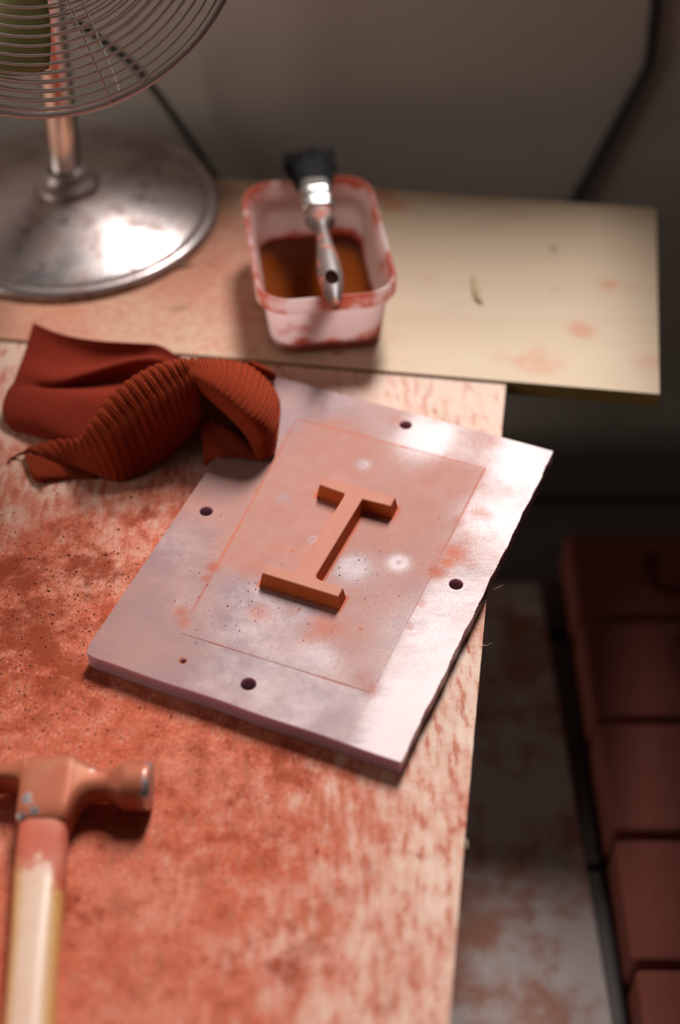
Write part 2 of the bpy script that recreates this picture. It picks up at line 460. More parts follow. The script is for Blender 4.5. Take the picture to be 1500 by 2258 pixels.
BT = BZ + .055                                   # top of the bricks
edges_py = [1172, 1358, 1585, 1840, 2126, 2450]
rows = [plan(1300, p, BT)[1] for p in edges_py]
x0 = plan(1246, 1176, BT)[0]; x1 = plan(1420, 2258, BT)[0]; ya = plan(1246, 1176, BT)[1]; yb = plan(1420, 2258, BT)[1]
BL = .215
def text_cutter(ch, size, loc, rz, depth):
    cu = bpy.data.curves.new('cut', 'FONT'); cu.body = ch; cu.size = size; cu.extrude = depth; cu.align_x = 'CENTER'; cu.align_y = 'CENTER'
    o = bpy.data.objects.new('cut', cu); C.objects.link(o)
    bpy.context.view_layer.update()
    me = bpy.data.meshes.new_from_object(o.evaluated_get(bpy.context.evaluated_depsgraph_get()))
    bpy.data.objects.remove(o, do_unlink=True)
    bm = bmesh.new(); bm.from_mesh(me); bmesh.ops.remove_doubles(bm, verts=bm.verts, dist=1e-5); bm.to_mesh(me); bm.free()
    m = bpy.data.objects.new('cut', me); C.objects.link(m); m.location = loc; m.rotation_euler = (0, 0, rz)
    return m
brick_lab = ['farthest dark red clay brick of the row on the low bench',
             'second clay brick from the far end of the row, impressed with a rounded letter',
             'middle clay brick of the row of five, third from the far end',
             'fourth clay brick from the far end of the row, plain visible face',
             'nearest red clay brick of the row, cut off by the lower right corner']
for i in range(5):
    yc = (rows[i] + rows[i + 1]) / 2; hw = (rows[i] - rows[i + 1]) / 2 - .0035
    xl = x0 + (x1 - x0) * (yc - ya) / (yb - ya)
    bm = bmesh.new(); box(bm, (xl, yc - hw, BZ + .0005), (xl + BL, yc + hw, BT - (.0012 * (i % 2))))
    bevel(bm, .004, 2)
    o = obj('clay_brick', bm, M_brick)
    if i < 3:
        ch, sz, dxx = (('S', .15, .125), ('O', .135, .125), ('O', .12, .145))[i]
        bool_diff(o, [text_cutter(ch, sz, (xl + dxx, yc, BT), R(90), .006)])
    tag(o, brick_lab[i], 'brick', 'clay bricks on the low bench')

# ------------------------------------------------------------------ work table: frame, plywood sheet, board
TH = .010
fr = empty('table_frame', (-.4, .5, 0)); tag(fr, 'dark timber frame carrying the plywood sheet and the board', 'table frame')
for (a, b) in (((-.85, .24, T - .075), (.0, .27, T - TH)), ((-.85, .66, T - .075), (.015, .70, T - TH)), ((-.85, .80, T - .06), (.015, .84, T - TH)), ((-.85, .93, T - .06), (.015, .96, T - TH))):
    bm = bmesh.new(); box(bm, a, b); bevel(bm, .002, 1); obj('rail', bm, M_frame, fr)
for x, y in ((-.85, .24), (-.04, .24), (-.85, .92), (-.04, .92)):
    bm = bmesh.new(); box(bm, (x, y, 0), (x + .04, y + .04, T - .075)); bevel(bm, .002, 1); obj('leg', bm, M_frame, fr)
bm = bmesh.new(); box(bm, (-.02, .24, T - .115), (.0, .96, T - .0755)); obj('side_rail', bm, M_frame, fr)

def grid(c00, c10, c11, c01, nx, ny, top):      # bilinear sheet of the four plan corners, normals up
    c00, c10, c11, c01 = (np.array(c) for c in (c00, c10, c11, c01))
    u = np.linspace(0, 1, nx + 1)[None, :, None]; v = np.linspace(0, 1, ny + 1)[:, None, None]
    p = (1 - u) * (1 - v) * c00 + u * (1 - v) * c10 + u * v * c11 + (1 - u) * v * c01
    pts = np.concatenate([p.reshape(-1, 2), np.full(((nx + 1) * (ny + 1), 1), top)], 1)
    faces = [(j * (nx + 1) + i, j * (nx + 1) + i + 1, (j + 1) * (nx + 1) + i + 1, (j + 1) * (nx + 1) + i) for j in range(ny) for i in range(nx)]
    return pts, faces
def set_attr(o, name, vals):
    a = o.data.attributes.new(name, 'FLOAT', 'POINT'); a.data.foreach_set('value', np.asarray(vals, np.float32))
def shepard(pts, ctrl, zc, sig):
    c = np.array([P(x, y, zc)[:2] for x, y, _ in ctrl]); v = np.array([k for *_, k in ctrl])
    d2 = ((pts[:, None, :2] - c[None]) ** 2).sum(2)
    w_ = 1 / (d2 + sig * sig) ** 1.6
    return (w_ * v).sum(1) / w_.sum(1)
def blobs(pts, items, zc):                       # items: px, py, radius (m), strength
    out = np.zeros(len(pts))
    for x, y, r, k in items:
        c = np.array(P(x, y, zc)[:2]); d2 = ((pts[:, :2] - c) ** 2).sum(1)
        out = np.maximum(out, k * np.exp(-d2 / (2 * r * r)))
    return out
def solid(o, th, edge_mat, off=-1):
    s = o.modifiers.new('thickness', 'SOLIDIFY'); s.thickness = th; s.offset = off
    if edge_mat: o.data.materials.append(edge_mat); s.material_offset_rim = 1; s.material_offset = 0

BTOP = T + .002
fa = plan(0, 746, BTOP); fb = plan(1455, 869, BTOP); ba = plan(470, 394, BTOP); bb = plan(1447, 459, BTOP)
def along(p, q, X): t = (X - p[0]) / (q[0] - p[0]); return (X, p[1] + (q[1] - p[1]) * t)
XL = -.8
pts, fcs = grid(along(fa, fb, XL), fb, bb, along(ba, bb, XL), 200, 60, BTOP)
bd = obj('pine_board', (pts, fcs), M_board); tag(bd, 'pale yellow board behind the plywood sheet, under the fan and tub', 'board')
set_attr(bd, 'dust', shepard(pts, [(20, 700, .75), (100, 680, .8), (300, 700, .6), (430, 620, .9), (480, 500, .85), (420, 740, .55), (490, 700, .8), (540, 720, .5), (560, 420, .25), (700, 820, .12),
                                   (900, 600, .05), (1100, 600, .02), (1300, 550, .05), (1200, 800, .08), (1400, 800, .1), (1100, 480, .1)], BTOP, .02))
set_attr(bd, 'stain', blobs(pts, [(1285, 725, .010, .9), (1340, 628, .009, .8), (1430, 795, .014, .7), (1200, 795, .016, .75), (1095, 790, .014, .6), (1150, 800, .014, .6), (1400, 632, .012, .5),
                                  (950, 610, .010, .6), (870, 455, .010, .9), (1130, 470, .016, .5), (850, 430, .01, .9), (1250, 510, .016, .35), (1010, 640, .01, .4), (980, 570, .012, .4)], BTOP))
solid(bd, .012, M_board_edge)

gap = .0012
t_r = plan(1115, 841, T); t_f = plan(989, 2258, T)
k = (t_f[0] - t_r[0]) / (t_f[1] - t_r[1])
F = .13
fl_ = along(fa, fb, XL)
pts, fcs = grid((XL, F), (t_r[0] + k * (F - t_r[1]), F), (t_r[0], along(fa, fb, t_r[0])[1] - gap), (XL, fl_[1] - gap), 260, 190, T)
nx = 261
for j in range(191):                             # the sawn right edge is not quite straight
    pts[j * nx + 260, 0] += .00025 * math.sin(j * .05) + .00012 * random.uniform(-1, 1)
ply = obj('plywood_sheet', (pts, fcs), M_ply); tag(ply, 'plywood worktop coated in terracotta red dust, under the plate and hammer', 'worktop')
set_attr(ply, 'dust', shepard(pts, [(1000, 870, .02), (1080, 920, .06), (800, 850, .03), (1020, 1450, .16), (1045, 1400, .4), (1045, 1350, .45), (1000, 1600, .2), (950, 1800, .24), (1025, 1800, .4), (1018, 1900, .4), (990, 1900, .2), (960, 2050, .2), (950, 2200, .3), (800, 1800, .45), (880, 2000, .22),
      (800, 2100, .42), (720, 1950, .5), (650, 2100, .6), (600, 1850, .7), (500, 2000, .85), (400, 2200, .85), (300, 2000, 1.0), (250, 1700, 1.0), (400, 1650, .95), (600, 1680, .8), (750, 1740, .6), (200, 1450, 1.05), (50, 1300, 1.0),
      (300, 1250, .75), (250, 1130, .6), (100, 1150, .68), (380, 1180, .62), (30, 1000, .45), (120, 1070, .45), (20, 800, .22), (10, 900, .3), (540, 820, .25), (60, 1600, 1.05), (40, 2100, 1.05), (300, 1060, .5), (430, 1030, .45)], T, .018))
set_attr(ply, 'heap', blobs(pts, [(60, 1420, .03, .75), (150, 1500, .03, .6), (220, 1400, .018, .6), (40, 1270, .018, .7), (210, 1260, .018, .75), (260, 1200, .02, .4), (310, 1290, .014, .5), (330, 1130, .008, .7), (150, 1200, .012, .6),
      (60, 1350, .02, .7), (30, 1560, .03, .6), (280, 1620, .02, .35), (480, 1640, .018, .5), (640, 1690, .012, .6), (170, 2020, .012, .6), (640, 2110, .012, .7), (560, 1790, .02, .4), (430, 1900, .012, .45), (120, 1660, .02, .5), (500, 2110, .01, .4)], T))
solid(ply, TH, M_ply_edge)
# splinters standing out of the sawn edge
for (a, b, c) in (((1088, 1301), (1098, 1296), (1110, 1290)), ((1062, 1421), (1072, 1424), (1085, 1417)), ((1028, 1850), (1031, 1862), (1029, 1872))):
    bm = bmesh.new(); tube(bm, crom([P(*a, T - .002), P(*b, T - .001), P(*c, T + .001)], 6), [.0003, .0003, .0003, .0002, .0002, .0001], 5)
    obj('splinter', bm, M_shave, ply)

# ------------------------------------------------------------------ acrylic plate with the letter
PT = .012; PZ = T + PT + .0005
pc = [np.array(plan(*p, PZ)) for p in ((183, 1441), (884, 1680), (1221, 995), (600, 828))]
plate = empty('acrylic_plate', (*((pc[0] + pc[2]) / 2), T)); tag(plate, 'thick frosted acrylic plate with a raised letter I, dusted with red pigment', 'mould plate')
NX, NY = 170, 226
pts, fcs = grid(*pc, NX, NY, PZ)
W = NX + 1
e = np.zeros(NY + 1); 
for j in range(NY + 1): e[j] = .00022 * math.sin(j * .35) + .00025 * math.sin(j * .13 + 1) + rng.normal(0, .00013)
ux = (pc[1] - pc[0]) / np.linalg.norm(pc[1] - pc[0]); uy = (pc[3] - pc[0]) / np.linalg.norm(pc[3] - pc[0])
for j in range(NY + 1):
    for q, s_ in ((0, 1.0), (1, .5)): pts[j * W + NX - q, :2] += ux * e[j] * s_
    pts[j * W, :2] += ux * e[(j * 7 + 31) % NY] * .4
for i in range(NX + 1): pts[i, :2] += uy * .0003 * math.sin(i * .11) * (1 if i not in (0, NX) else 0)
# rounded near left corner
cc = pc[0] + ux * .009 + uy * .009
for n_ in range(len(pts)):
    r_ = pts[n_, :2] - pc[0]; a_, b_ = r_ @ ux, r_ @ uy
    if a_ < .009 and b_ < .009:
        v_ = np.array([.009 - a_, .009 - b_]); m_ = max(abs(v_)); L = np.linalg.norm(v_)
        if L > 0: 
            f_ = (m_ / L) ; f_ = 1 - (1 - f_) * .6
            pts[n_, :2] = pc[0] + ux * (.009 - v_[0] * f_) + uy * (.009 - v_[1] * f_)
holes = [(895, 937, .0043), (455, 1127, .0043), (1006, 1288, .0044), (548, 1508, .0046), (404, 1457, .0019)]
hc = [(np.array(plan(x, y, PZ)), r) for x, y, r in holes]
kill = np.zeros(len(pts), bool)
for c_, r_ in hc: kill |= ((pts[:, :2] - c_) ** 2).sum(1) < (r_) ** 2
fcs = [f for f in fcs if not any(kill[i] for i in f)]
used = sorted({i for f in fcs for i in f}); mp = {o_: n_ for n_, o_ in enumerate(used)}
cell = .0012
cnt = {}
for f in fcs:
    for i in range(4):
        k_ = tuple(sorted((f[i], f[(i + 1) % 4]))); cnt[k_] = cnt.get(k_, 0) + 1
bnd = {i for k_, n_ in cnt.items() if n_ == 1 for i in k_}
for i in bnd:
    for c_, r_ in hc:
        d_ = pts[i, :2] - c_; L = np.linalg.norm(d_)
        if L < r_ + 2.2 * cell: pts[i, :2] = c_ + d_ / L * r_
P2 = pts[used]; F2 = [tuple(mp[i] for i in f) for f in fcs]
pl = obj('plate', (P2, F2), M_acr, plate)
# what lies on the plate
inner = [np.array(plan(*p, PZ)) for p in ((398, 1396), (820, 1528), (1070, 1033), (655, 924))]
def seg_d(p, a, b):
    ab = b - a; t = np.clip(((p - a) @ ab) / (ab @ ab), 0, 1); return np.linalg.norm(p - a - t[:, None] * ab, axis=1)
def inside(p, poly):
    r_ = np.ones(len(p), bool)
    for a, b in zip(poly, poly[1:] + poly[:1]): r_ &= ((b - a)[0] * (p - a)[:, 1] - (b - a)[1] * (p - a)[:, 0]) > 0
    return r_
def plate_attrs(o, p, inn):
    xy = p[:, :2]
    d = shepard(p, [(750, 970, .85), (1000, 1050, .7), (900, 1150, .75), (640, 1100, .8), (550, 1200, .75), (700, 1200, .85), (900, 1250, .62), (880, 1400, .3), (640, 1330, .35), (480, 1320, .2), (500, 1400, .15), (700, 1450, .1),
                  (770, 1400, .6), (600, 900, .25), (700, 880, .25), (850, 910, .5), (1050, 960, .55), (950, 960, .05), (1150, 1000, .05), (1080, 1150, .15), (1000, 1200, .55), (1000, 1320, .2), (950, 1400, .12), (900, 1550, .03), (850, 1640, .08), (750, 1600, .25),
                  (650, 1560, .2), (550, 1450, .12), (450, 1500, .2), (330, 1450, .3), (250, 1420, .4), (290, 1350, .3), (380, 1200, .3), (430, 1100, .65), (480, 1060, .5), (520, 1000, .4), (370, 1300, .35), (820, 1290, .5), (700, 1380, .5), (1190, 1020, .05)], PZ, .008)
    d[inn] += .12
    ring = [(880, 1241, .0085), (800, 1025, .006), (625, 1100, .006), (690, 1190, .005)]
    hz = shepard(p, [(950, 960, 1.15), (1120, 1010, 1.0), (1190, 1010, .8), (1150, 1060, 1.0), (1080, 1180, .9), (1020, 1330, .7), (960, 1450, .9), (920, 1560, 1.1), (880, 1640, 1.1), (760, 1600, .6), (700, 1540, .75), (620, 1500, .75), (520, 1460, .6),
                   (420, 1330, .55), (520, 1330, .65), (800, 1500, .5), (440, 1200, .65), (480, 1190, .6), (280, 1380, .2), (330, 1430, .2), (640, 870, .5), (850, 920, .7), (700, 1000, .15), (600, 1150, .2), (850, 1150, .2), (780, 1250, .75), (230, 1440, .3), (850, 1400, .75), (700, 1450, .85), (620, 1410, .8), (760, 1480, .7), (540, 1390, .8), (560, 1320, .7), (830, 1440, .8), (660, 1360, .6)], PZ, .008)
    for x, y, r_ in ring:
        c_ = np.array(plan(x, y, PZ)); L = np.linalg.norm(xy - c_, axis=1); g = np.exp(-((L / r_) ** 2) * 1.1)
        d -= .55 * g; hz += .45 * g - .55 * np.exp(-((L / (r_ * .28)) ** 2))
    for x, y, r_, s_ in ((775, 1250, .011, .7), (560, 1330, .016, .35), (650, 1350, .012, .4)):
        c_ = np.array(plan(x, y, PZ)); g = np.exp(-(np.linalg.norm(xy - c_, axis=1) / r_) ** 2); d -= s_ * g
    pg = np.zeros(len(p))
    for a, b in zip(inner, inner[1:] + inner[:1]):
        L = seg_d(xy, a, b); pg = np.maximum(pg, .75 * np.exp(-(L / .0011) ** 2))
    # worn lines: less pigment along the near and right edges
    pg -= blobs(p, [(600, 1455, .02, .25), (950, 1270, .02, .5), (860, 1430, .02, .55), (400, 1390, .01, .5), (820, 1520, .01, .4)], PZ)
    lt = letter_base
    L = np.min([seg_d(xy, np.array(a), np.array(b)) for a, b in zip(lt, lt[1:] + lt[:1])], axis=0)
    pg = np.maximum(pg, .85 * np.exp(-(L / .0028) ** 2))
    pg = np.maximum(pg, blobs(p, [(470, 1250, .005, .75), (455, 1275, .004, .7), (400, 1350, .005, .6), (405, 1370, .005, .6), (440, 1110, .009, .3), (570, 1350, .008, .55), (640, 1345, .006, .45), (720, 1385, .012, .5), (690, 1400, .008, .45),
                                  (1010, 1150, .006, .55), (1000, 1220, .009, .6), (965, 1262, .006, .75), (985, 1240, .005, .7), (930, 1330, .004, .5), (905, 1380, .004, .55), (1040, 1245, .006, .5), (1060, 1130, .008, .5), (870, 930, .008, .4), (960, 925, .008, .45), (800, 1080, .01, .2), (560, 1255, .012, .45), (610, 1210, .008, .4), (820, 1520, .006, .5), (800, 1495, .008, .4), (930, 1380, .005, .4), (1100, 975, .012, .4),
                                  (795, 1387, .0012, .9), (738, 1380, .001, .8), (645, 1215, .0012, .8), (660, 1345, .001, .9)], PZ))
    c_ = np.array(plan(404, 1457, PZ)); pg = np.maximum(pg, .9 * (np.linalg.norm(xy - c_, axis=1) < .0026))
    ra, rb = inner[1], inner[2]; e_ = (rb - ra) / np.linalg.norm(rb - ra); nn_ = np.array([e_[1], -e_[0]])
    right = (xy - ra) @ nn_                      # distance to the right of the inner right-hand line
    pg = np.maximum(pg, .38 * np.exp(-(right / .0009) ** 2))
    hz += .12 * np.clip(right / .004, -.5, 1)
    brushed = np.clip(right / .006, 0, 1) * np.clip(1 - (right - .03) / .02, .6, 1)
    brushed = np.maximum(brushed, blobs(p, [(470, 1200, .014, .8), (450, 1240, .012, .7)], PZ))
    return d, pg, hz, brushed
# letter I outline on its top face (clockwise from the far left corner)
zi = [(650, 218), (1112, 352), (1084, 405), (925, 366), (905, 360), (893, 364), (884, 378), (592, 858), (588, 872), (598, 888), (615, 897), (765, 950), (736, 1003), (240, 850), (272, 797), (430, 842), (455, 845), (472, 838), (484, 822), (778, 345), (783, 332), (779, 323), (765, 317), (619, 265)]
LH = .0098; LZ = PZ + .0004 + LH
top = [np.array(plan(500 + x / 3, 980 + y / 3, LZ)) for x, y in zi]
def offset(poly, d):
    out = []; n = len(poly)
    ar = sum(poly[i][0] * poly[(i + 1) % n][1] - poly[(i + 1) % n][0] * poly[i][1] for i in range(n))
    sg = 1 if ar > 0 else -1
    for i in range(n):
        a, b, c = poly[i - 1], poly[i], poly[(i + 1) % n]
        n1 = np.array([(b - a)[1], -(b - a)[0]]) * sg; n1 /= np.linalg.norm(n1)
        n2 = np.array([(c - b)[1], -(c - b)[0]]) * sg; n2 /= np.linalg.norm(n2)
        m_ = n1 + n2; m_ /= max(np.linalg.norm(m_), 1e-6)
        out.append(b + m_ * d / max(m_ @ n1, .5))
    return out
letter_base = offset(top, .0017)
bm = bmesh.new()
lev = [(letter_base, PZ + .0004), (offset(top, .0003), LZ - .0004), (offset(top, -.0003), LZ)]
vs = [[bm.verts.new((*p, z_)) for p in poly] for poly, z_ in lev]
for A, B in zip(vs, vs[1:]):
    for i in range(len(A)): bm.faces.new((A[i], A[(i + 1) % len(A)], B[(i + 1) % len(A)], B[i]))
bm.faces.new(vs[-1]); bm.faces.new(vs[0][::-1]); bmesh.ops.recalc_face_normals(bm, faces=bm.faces)
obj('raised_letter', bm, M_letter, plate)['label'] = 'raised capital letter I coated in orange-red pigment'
# thin inner pad on which the letter stands
pts_i, f_i = grid(*inner, 120, 190, PZ + .0002)
pad = obj('letter_pad', (pts_i, f_i), M_acr, plate)
d, pg, hz, bz_ = plate_attrs(pad, pts_i, np.ones(len(pts_i), bool))
set_attr(pad, 'dust', d); set_attr(pad, 'pigment', pg); set_attr(pad, 'haze_sheen', hz); set_attr(pad, 'brushed', bz_ * .4); solid(pad, .00015, None)
d, pg, hz, bz_ = plate_attrs(pl, P2, inside(P2[:, :2], inner))
set_attr(pl, 'dust', d); set_attr(pl, 'pigment', pg); set_attr(pl, 'haze_sheen', hz); set_attr(pl, 'brushed', bz_); solid(pl, PT, M_acr_e)

# ------------------------------------------------------------------ crumbs and grit
def crumbs(name, spots, n, zc, r0, r1, mat, label, parent=None):
    V, Fc = [], []
    oct_f = [(0, 2, 4), (2, 1, 4), (1, 3, 4), (3, 0, 4), (2, 0, 5), (1, 2, 5), (3, 1, 5), (0, 3, 5)]
    wts = np.array([s[3] for s in spots], float); wts /= wts.sum()
    for _ in range(n):
        x, y, r, _w = spots[rng.choice(len(spots), p=wts)]
        c = P(x, y, zc); q = Vector((c.x + rng.normal(0, r), c.y + rng.normal(0, r), zc))
        if not ok_spot(q, zc): continue
        s = r0 + (r1 - r0) * rng.random() ** 3.5
        b = len(V); rz = rng.random() * 6.28; ca, sa = math.cos(rz), math.sin(rz); ax = [s * (0.7 + .6 * rng.random()) for _ in range(3)]
        for v in ((ax[0], 0, 0), (-ax[0], 0, 0), (0, ax[1], 0), (0, -ax[1], 0), (0, 0, ax[2] * .75), (0, 0, -ax[2] * .2)):
            V.append((q.x + v[0] * ca - v[1] * sa, q.y + v[0] * sa + v[1] * ca, q.z + ax[2] * .2 + v[2]))
        Fc += [tuple(b + i for i in f) for f in oct_f]
    o = obj(name, (V, Fc), mat, parent); o['kind'] = 'stuff'
    if label: tag(o, label, 'grit')
    return o
PLQ = [np.array(c) for c in pc]
def ok_spot(q, zc):
    p = np.array([[q.x, q.y]])
    inn = inside(p, PLQ)[0]
    if zc > T + .005: return inn and not inside(p, [np.array(x) for x in offset(PLQ, -.004)])[0] == False
    return (not inside(p, [np.array(x) for x in offset(PLQ, .004)])[0]) and q.x < t_r[0] + k * (q.y - t_r[1]) - .002
crumbs('clay_grit', [(60, 1420, .035, 3), (150, 1350, .03, 2), (200, 1500, .03, 2), (80, 1560, .03, 2), (250, 1200, .035, 2), (60, 1250, .025, 2), (350, 1600, .03, 1), (300, 1800, .05, .6), (500, 1900, .06, .5), (600, 2100, .06, .4)],
       2600, T, 0.0001, .0009, M_crumb, 'fine red clay grit scattered over the dusty plywood')
crumbs('dark_clay_crumbs', [(40, 1330, .02, 2), (30, 1350, .012, 2), (150, 1280, .03, 1), (120, 1170, .03, 1.2), (250, 1150, .03, 1), (50, 1240, .01, 1.5), (200, 1430, .04, 1.5), (330, 1900, .05, .4), (450, 1920, .004, .1), (195, 2030, .004, .1)],
       150, T, .0002, .0011, M_crumbd, 'darker clay crumbs lying on the plywood left of the plate')
crumbs('plate_grit', [(560, 1330, .018, 3), (480, 1370, .014, 1.5), (650, 1340, .012, 1.5), (800, 1270, .012, 1), (700, 1450, .03, .6), (600, 1200, .03, .4), (900, 1250, .02, .4)], 420, PZ + .0005, .00008, .0005, M_crumb, None, plate)

crumbs('board_grit', [(300, 690, .02, 2), (420, 640, .016, 3), (470, 590, .008, 2), (400, 590, .012, 1), (150, 690, .03, 2), (340, 740, .012, 1), (490, 690, .01, 1)], 420, BTOP, .0002, .0009, M_crumb, 'red clay grit on the pale board between fan and tub', None)
# ------------------------------------------------------------------ plastic tub with wash
TZ = T + .002; HC = .056
rc = [np.array(plan(*p, TZ + HC)) for p in ((576, 668), (889, 643), (812, 380), (522, 405))]
cen = sum(rc) / 4
ex = (rc[1] - rc[0] + rc[2] - rc[3]); ex /= np.linalg.norm(ex)
ang = math.atan2(ex[1], ex[0]); hx = (np.linalg.norm(rc[1] - rc[0]) + np.linalg.norm(rc[2] - rc[3])) / 4; hy = (np.linalg.norm(rc[3] - rc[0]) + np.linalg.norm(rc[2] - rc[1])) / 4
tub = empty('plastic_tub', (cen[0], cen[1], TZ), ang); tag(tub, 'milky plastic tub smeared with red pigment, holding brown wash, on the board', 'tub')
Mt = Matrix.Translation((cen[0], cen[1], TZ)) @ Matrix.Rotation(ang, 4, 'Z')
def ringpts(inset, z, r):
    return [Mt @ Vector((x, y, z)) for x, y in rounded_rect(hx - inset, hy - inset, r, 10)]
secs = [ringpts(.013, .0002, .013), ringpts(.0098, .002, .016), ringpts(.0075, .020, .019), ringpts(.0052, .0405, .021), ringpts(.0048, .0430, .021),   # outside wall
        ringpts(.0006, .0435, .024), ringpts(0, .0440, .024), ringpts(0, .0545, .024), ringpts(.0008, .0558, .0235), ringpts(.0022, .0558, .0225), ringpts(.0034, .0545, .021), # lip
        ringpts(.0060, .0420, .020), ringpts(.0086, .020, .018), ringpts(.0112, .003, .015), ringpts(.016, .0015, .011)]
bm = bmesh.new(); vs = [[bm.verts.new(p) for p in s] for s in secs]; n = len(vs[0])
for A, B in zip(vs, vs[1:]):
    for i in range(n): bm.faces.new((A[i], A[(i + 1) % n], B[(i + 1) % n], B[i]))
bm.faces.new(vs[0][::-1]); bm.faces.new(vs[-1])
bmesh.ops.recalc_face_normals(bm, faces=bm.faces)
tb = obj('tub_wall', bm, M_tub, tub, True); smooth_by_angle(tb, 40)
set_attr(tb, 'wet', [.55 if v.co.z > TZ + .0435 else (1.0 if v.co.z < TZ + .003 else -.15) for v in tb.data.vertices])
bm = bmesh.new(); loft(bm, [ringpts(.0164, .0018, .011), ringpts(.0114, .0032, .015), ringpts(.0104, .0100, .016)])
obj('wash', bm, M_liq, tub)['label'] = 'dark rust-brown liquid in the bottom of the tub'

# ------------------------------------------------------------------ paint brush across the tub
RZ = TZ + HC
A0 = P(742, 681, RZ + .0075); B0 = P(682, 348, RZ + .0120)
ax = (B0 - A0).normalized(); sd = ax.cross(Vector((0, 0, 1))).normalized(); up = sd.cross(ax)
br = empty('paint_brush', A0.lerp(B0, .5) - Vector((0, 0, .008))); tag(br, 'black bristle paint brush with steel ferrule resting across the tub', 'paint brush')
def bx(py):                                       # distance along the brush for an image row
    lo, hi = 0, (B0 - A0).length
    for _ in range(30):
        m_ = (lo + hi) / 2; v = A0 + ax * m_ - CAM
        yy = 1129 - FPX * (v.y * math.sin(PITCH) + v.z * math.cos(PITCH)) / (v.y * math.cos(PITCH) - v.z * math.sin(PITCH))
        if yy > py: lo = m_
        else: hi = m_
    return lo
def bsec(py, hwpx, ht, e, n=28):
    c = A0 + ax * bx(py); v = c - CAM; dep = v.y * math.cos(PITCH) - v.z * math.sin(PITCH); hw = hwpx * dep / FPX
    return [c + sd * x + up * y for x, y in superellipse(0, 0, hw, ht, e, n)]
prof = [(680.5, 1.5, .0012), (676, 7, .003), (665, 13, .0044), (648, 20, .0056), (625, 27, .0064), (602, 28, .0066), (575, 25, .0064), (545, 19, .006), (518, 14.5, .0056), (505, 15, .0056), (498, 24, .0062), (491, 32, .007), (482, 34, .0074), (470, 31, .0078), (455, 29, .0078)]
pr = crom([np.array(p) for p in prof], 48)
bm = bmesh.new(); loft(bm, [bsec(p[0], max(p[1], .8), max(p[2], .001), 2.3) for p in pr])
hd = obj('handle', bm, M_bhand, br, True)
cbm = bmesh.new(); c = A0 + ax * bx(626)
Mh = Matrix((( *sd, 0), (*ax, 0), (*up, 0), (0, 0, 0, 1))).transposed(); Mh.translation = c
lathe(cbm, [(0, -.02), (.0047, -.02), (.0047, .02), (0, .02)], Mh @ Matrix.Diagonal((1.0, 1.6, 1, 1)), 24); bmesh.ops.recalc_face_normals(cbm, faces=cbm.faces)
cut = obj('cut', cbm, None); bool_diff(hd, [cut]); smooth_by_angle(hd, 40)
if not hd.data.materials: hd.data.materials.append(M_bhand)
bm = bmesh.new()
fp = [(470, 33, .0086), (469, 34.5, .009), (458, 34.5, .009), (456, 36, .0097), (450, 36, .0097), (448, 34.5, .009), (437, 34.5, .009), (435, 36, .0097), (429, 36, .0097), (427, 34.5, .009), (414, 34.5, .009), (412, 33, .0085)]
loft(bm, [bsec(a, b, c_, 3.6, 40) for a, b, c_ in fp])
fe = obj('ferrule', bm, M_ferr, br, True); smooth_by_angle(fe, 40)
bm = bmesh.new(); c = A0 + ax * bx(442) + up * .009
for q in (-.004, .005):
    lathe(bm, [(0, .0010), (.0010, .0008), (.0014, 0)], Matrix.Translation(c + sd * q) @ Mh.to_3x3().to_4x4(), 12)
obj('rivet', bm, M_ferr, br, True)
bm = bmesh.new()
loft(bm, [bsec(416, 32, .0085, 3, 24), bsec(400, 37, .0095, 3, 24), bsec(378, 45, .0105, 2.6, 24), bsec(360, 48, .0100, 2.4, 24)])
for i in range(900):
    a, b = rng.uniform(-1, 1), rng.uniform(-1, 1)
    if abs(a) ** 3 + abs(b) ** 3 > 1.05: continue
    c0 = A0 + ax * bx(416); L = bx(348) - bx(416)
    L *= rng.uniform(.82, 1.04)
    hw0, hw1 = 34 * 1.13 / FPX, 58 * 1.13 / FPX
    p0 = c0 + sd * a * hw0 + up * b * .0082
    w1 = a * hw1 + rng.normal(0, .0014); h1 = b * .0125 + rng.normal(0, .001)
    p2 = c0 + ax * L + sd * w1 + up * (h1 - .001); p1 = c0 + ax * L * .5 + sd * (a * (hw0 * .62 + hw1 * .38)) + up * (b * .0098)
    tube(bm, [p0, p1, p2], [.00042, .00038, .00022], 3)
o = obj('bristles', bm, M_brist, br); o['kind'] = 'stuff'

# ------------------------------------------------------------------ knitted cloth
rag = empty('knitted_cloth', P(300, 930, T)); tag(rag, 'crumpled rust-red knitted cloth with a ribbed cuff, left of the tub', 'cloth')
def sheet(rows_, nu, nv, ribs=0, amp=0, T0=T, closed=False):
    rows3 = [[np.array(P(x, y, T0 + h / 1000)) for x, y, h in r] for r in rows_]
    R1 = [crom(r, nu) for r in rows3]
    cols = [crom([R1[j][i] for j in range(len(R1))], nv) for i in range(nu)]
    A = np.array(cols)                           # nu x nv x 3
    if amp:
        du = np.gradient(A, axis=0); dv = np.gradient(A, axis=1); nn = np.cross(du, dv); nn /= np.linalg.norm(nn, axis=2)[..., None] + 1e-12
        u = np.linspace(0, 1, nu)
        ph = np.sin(2 * math.pi * ribs * u + .8 * np.sin(7 * u))
        v_ = np.linspace(0, 1, nv); A = A + nn * (amp * np.abs(ph) ** .6 * np.sign(ph))[:, None, None] * (.22 + .78 * np.exp(-((v_ - .30) / .15) ** 2))[None, :, None]
    # small unevenness of a worn knit
    g = rng.normal(0, 1, (nu // 6 + 2, nv // 6 + 2))
    gi = np.array([[g[i // 6, j // 6] for j in range(nv)] for i in range(nu)])
    A[..., 2] = np.maximum(A[..., 2], T0 + .0006)
    return A
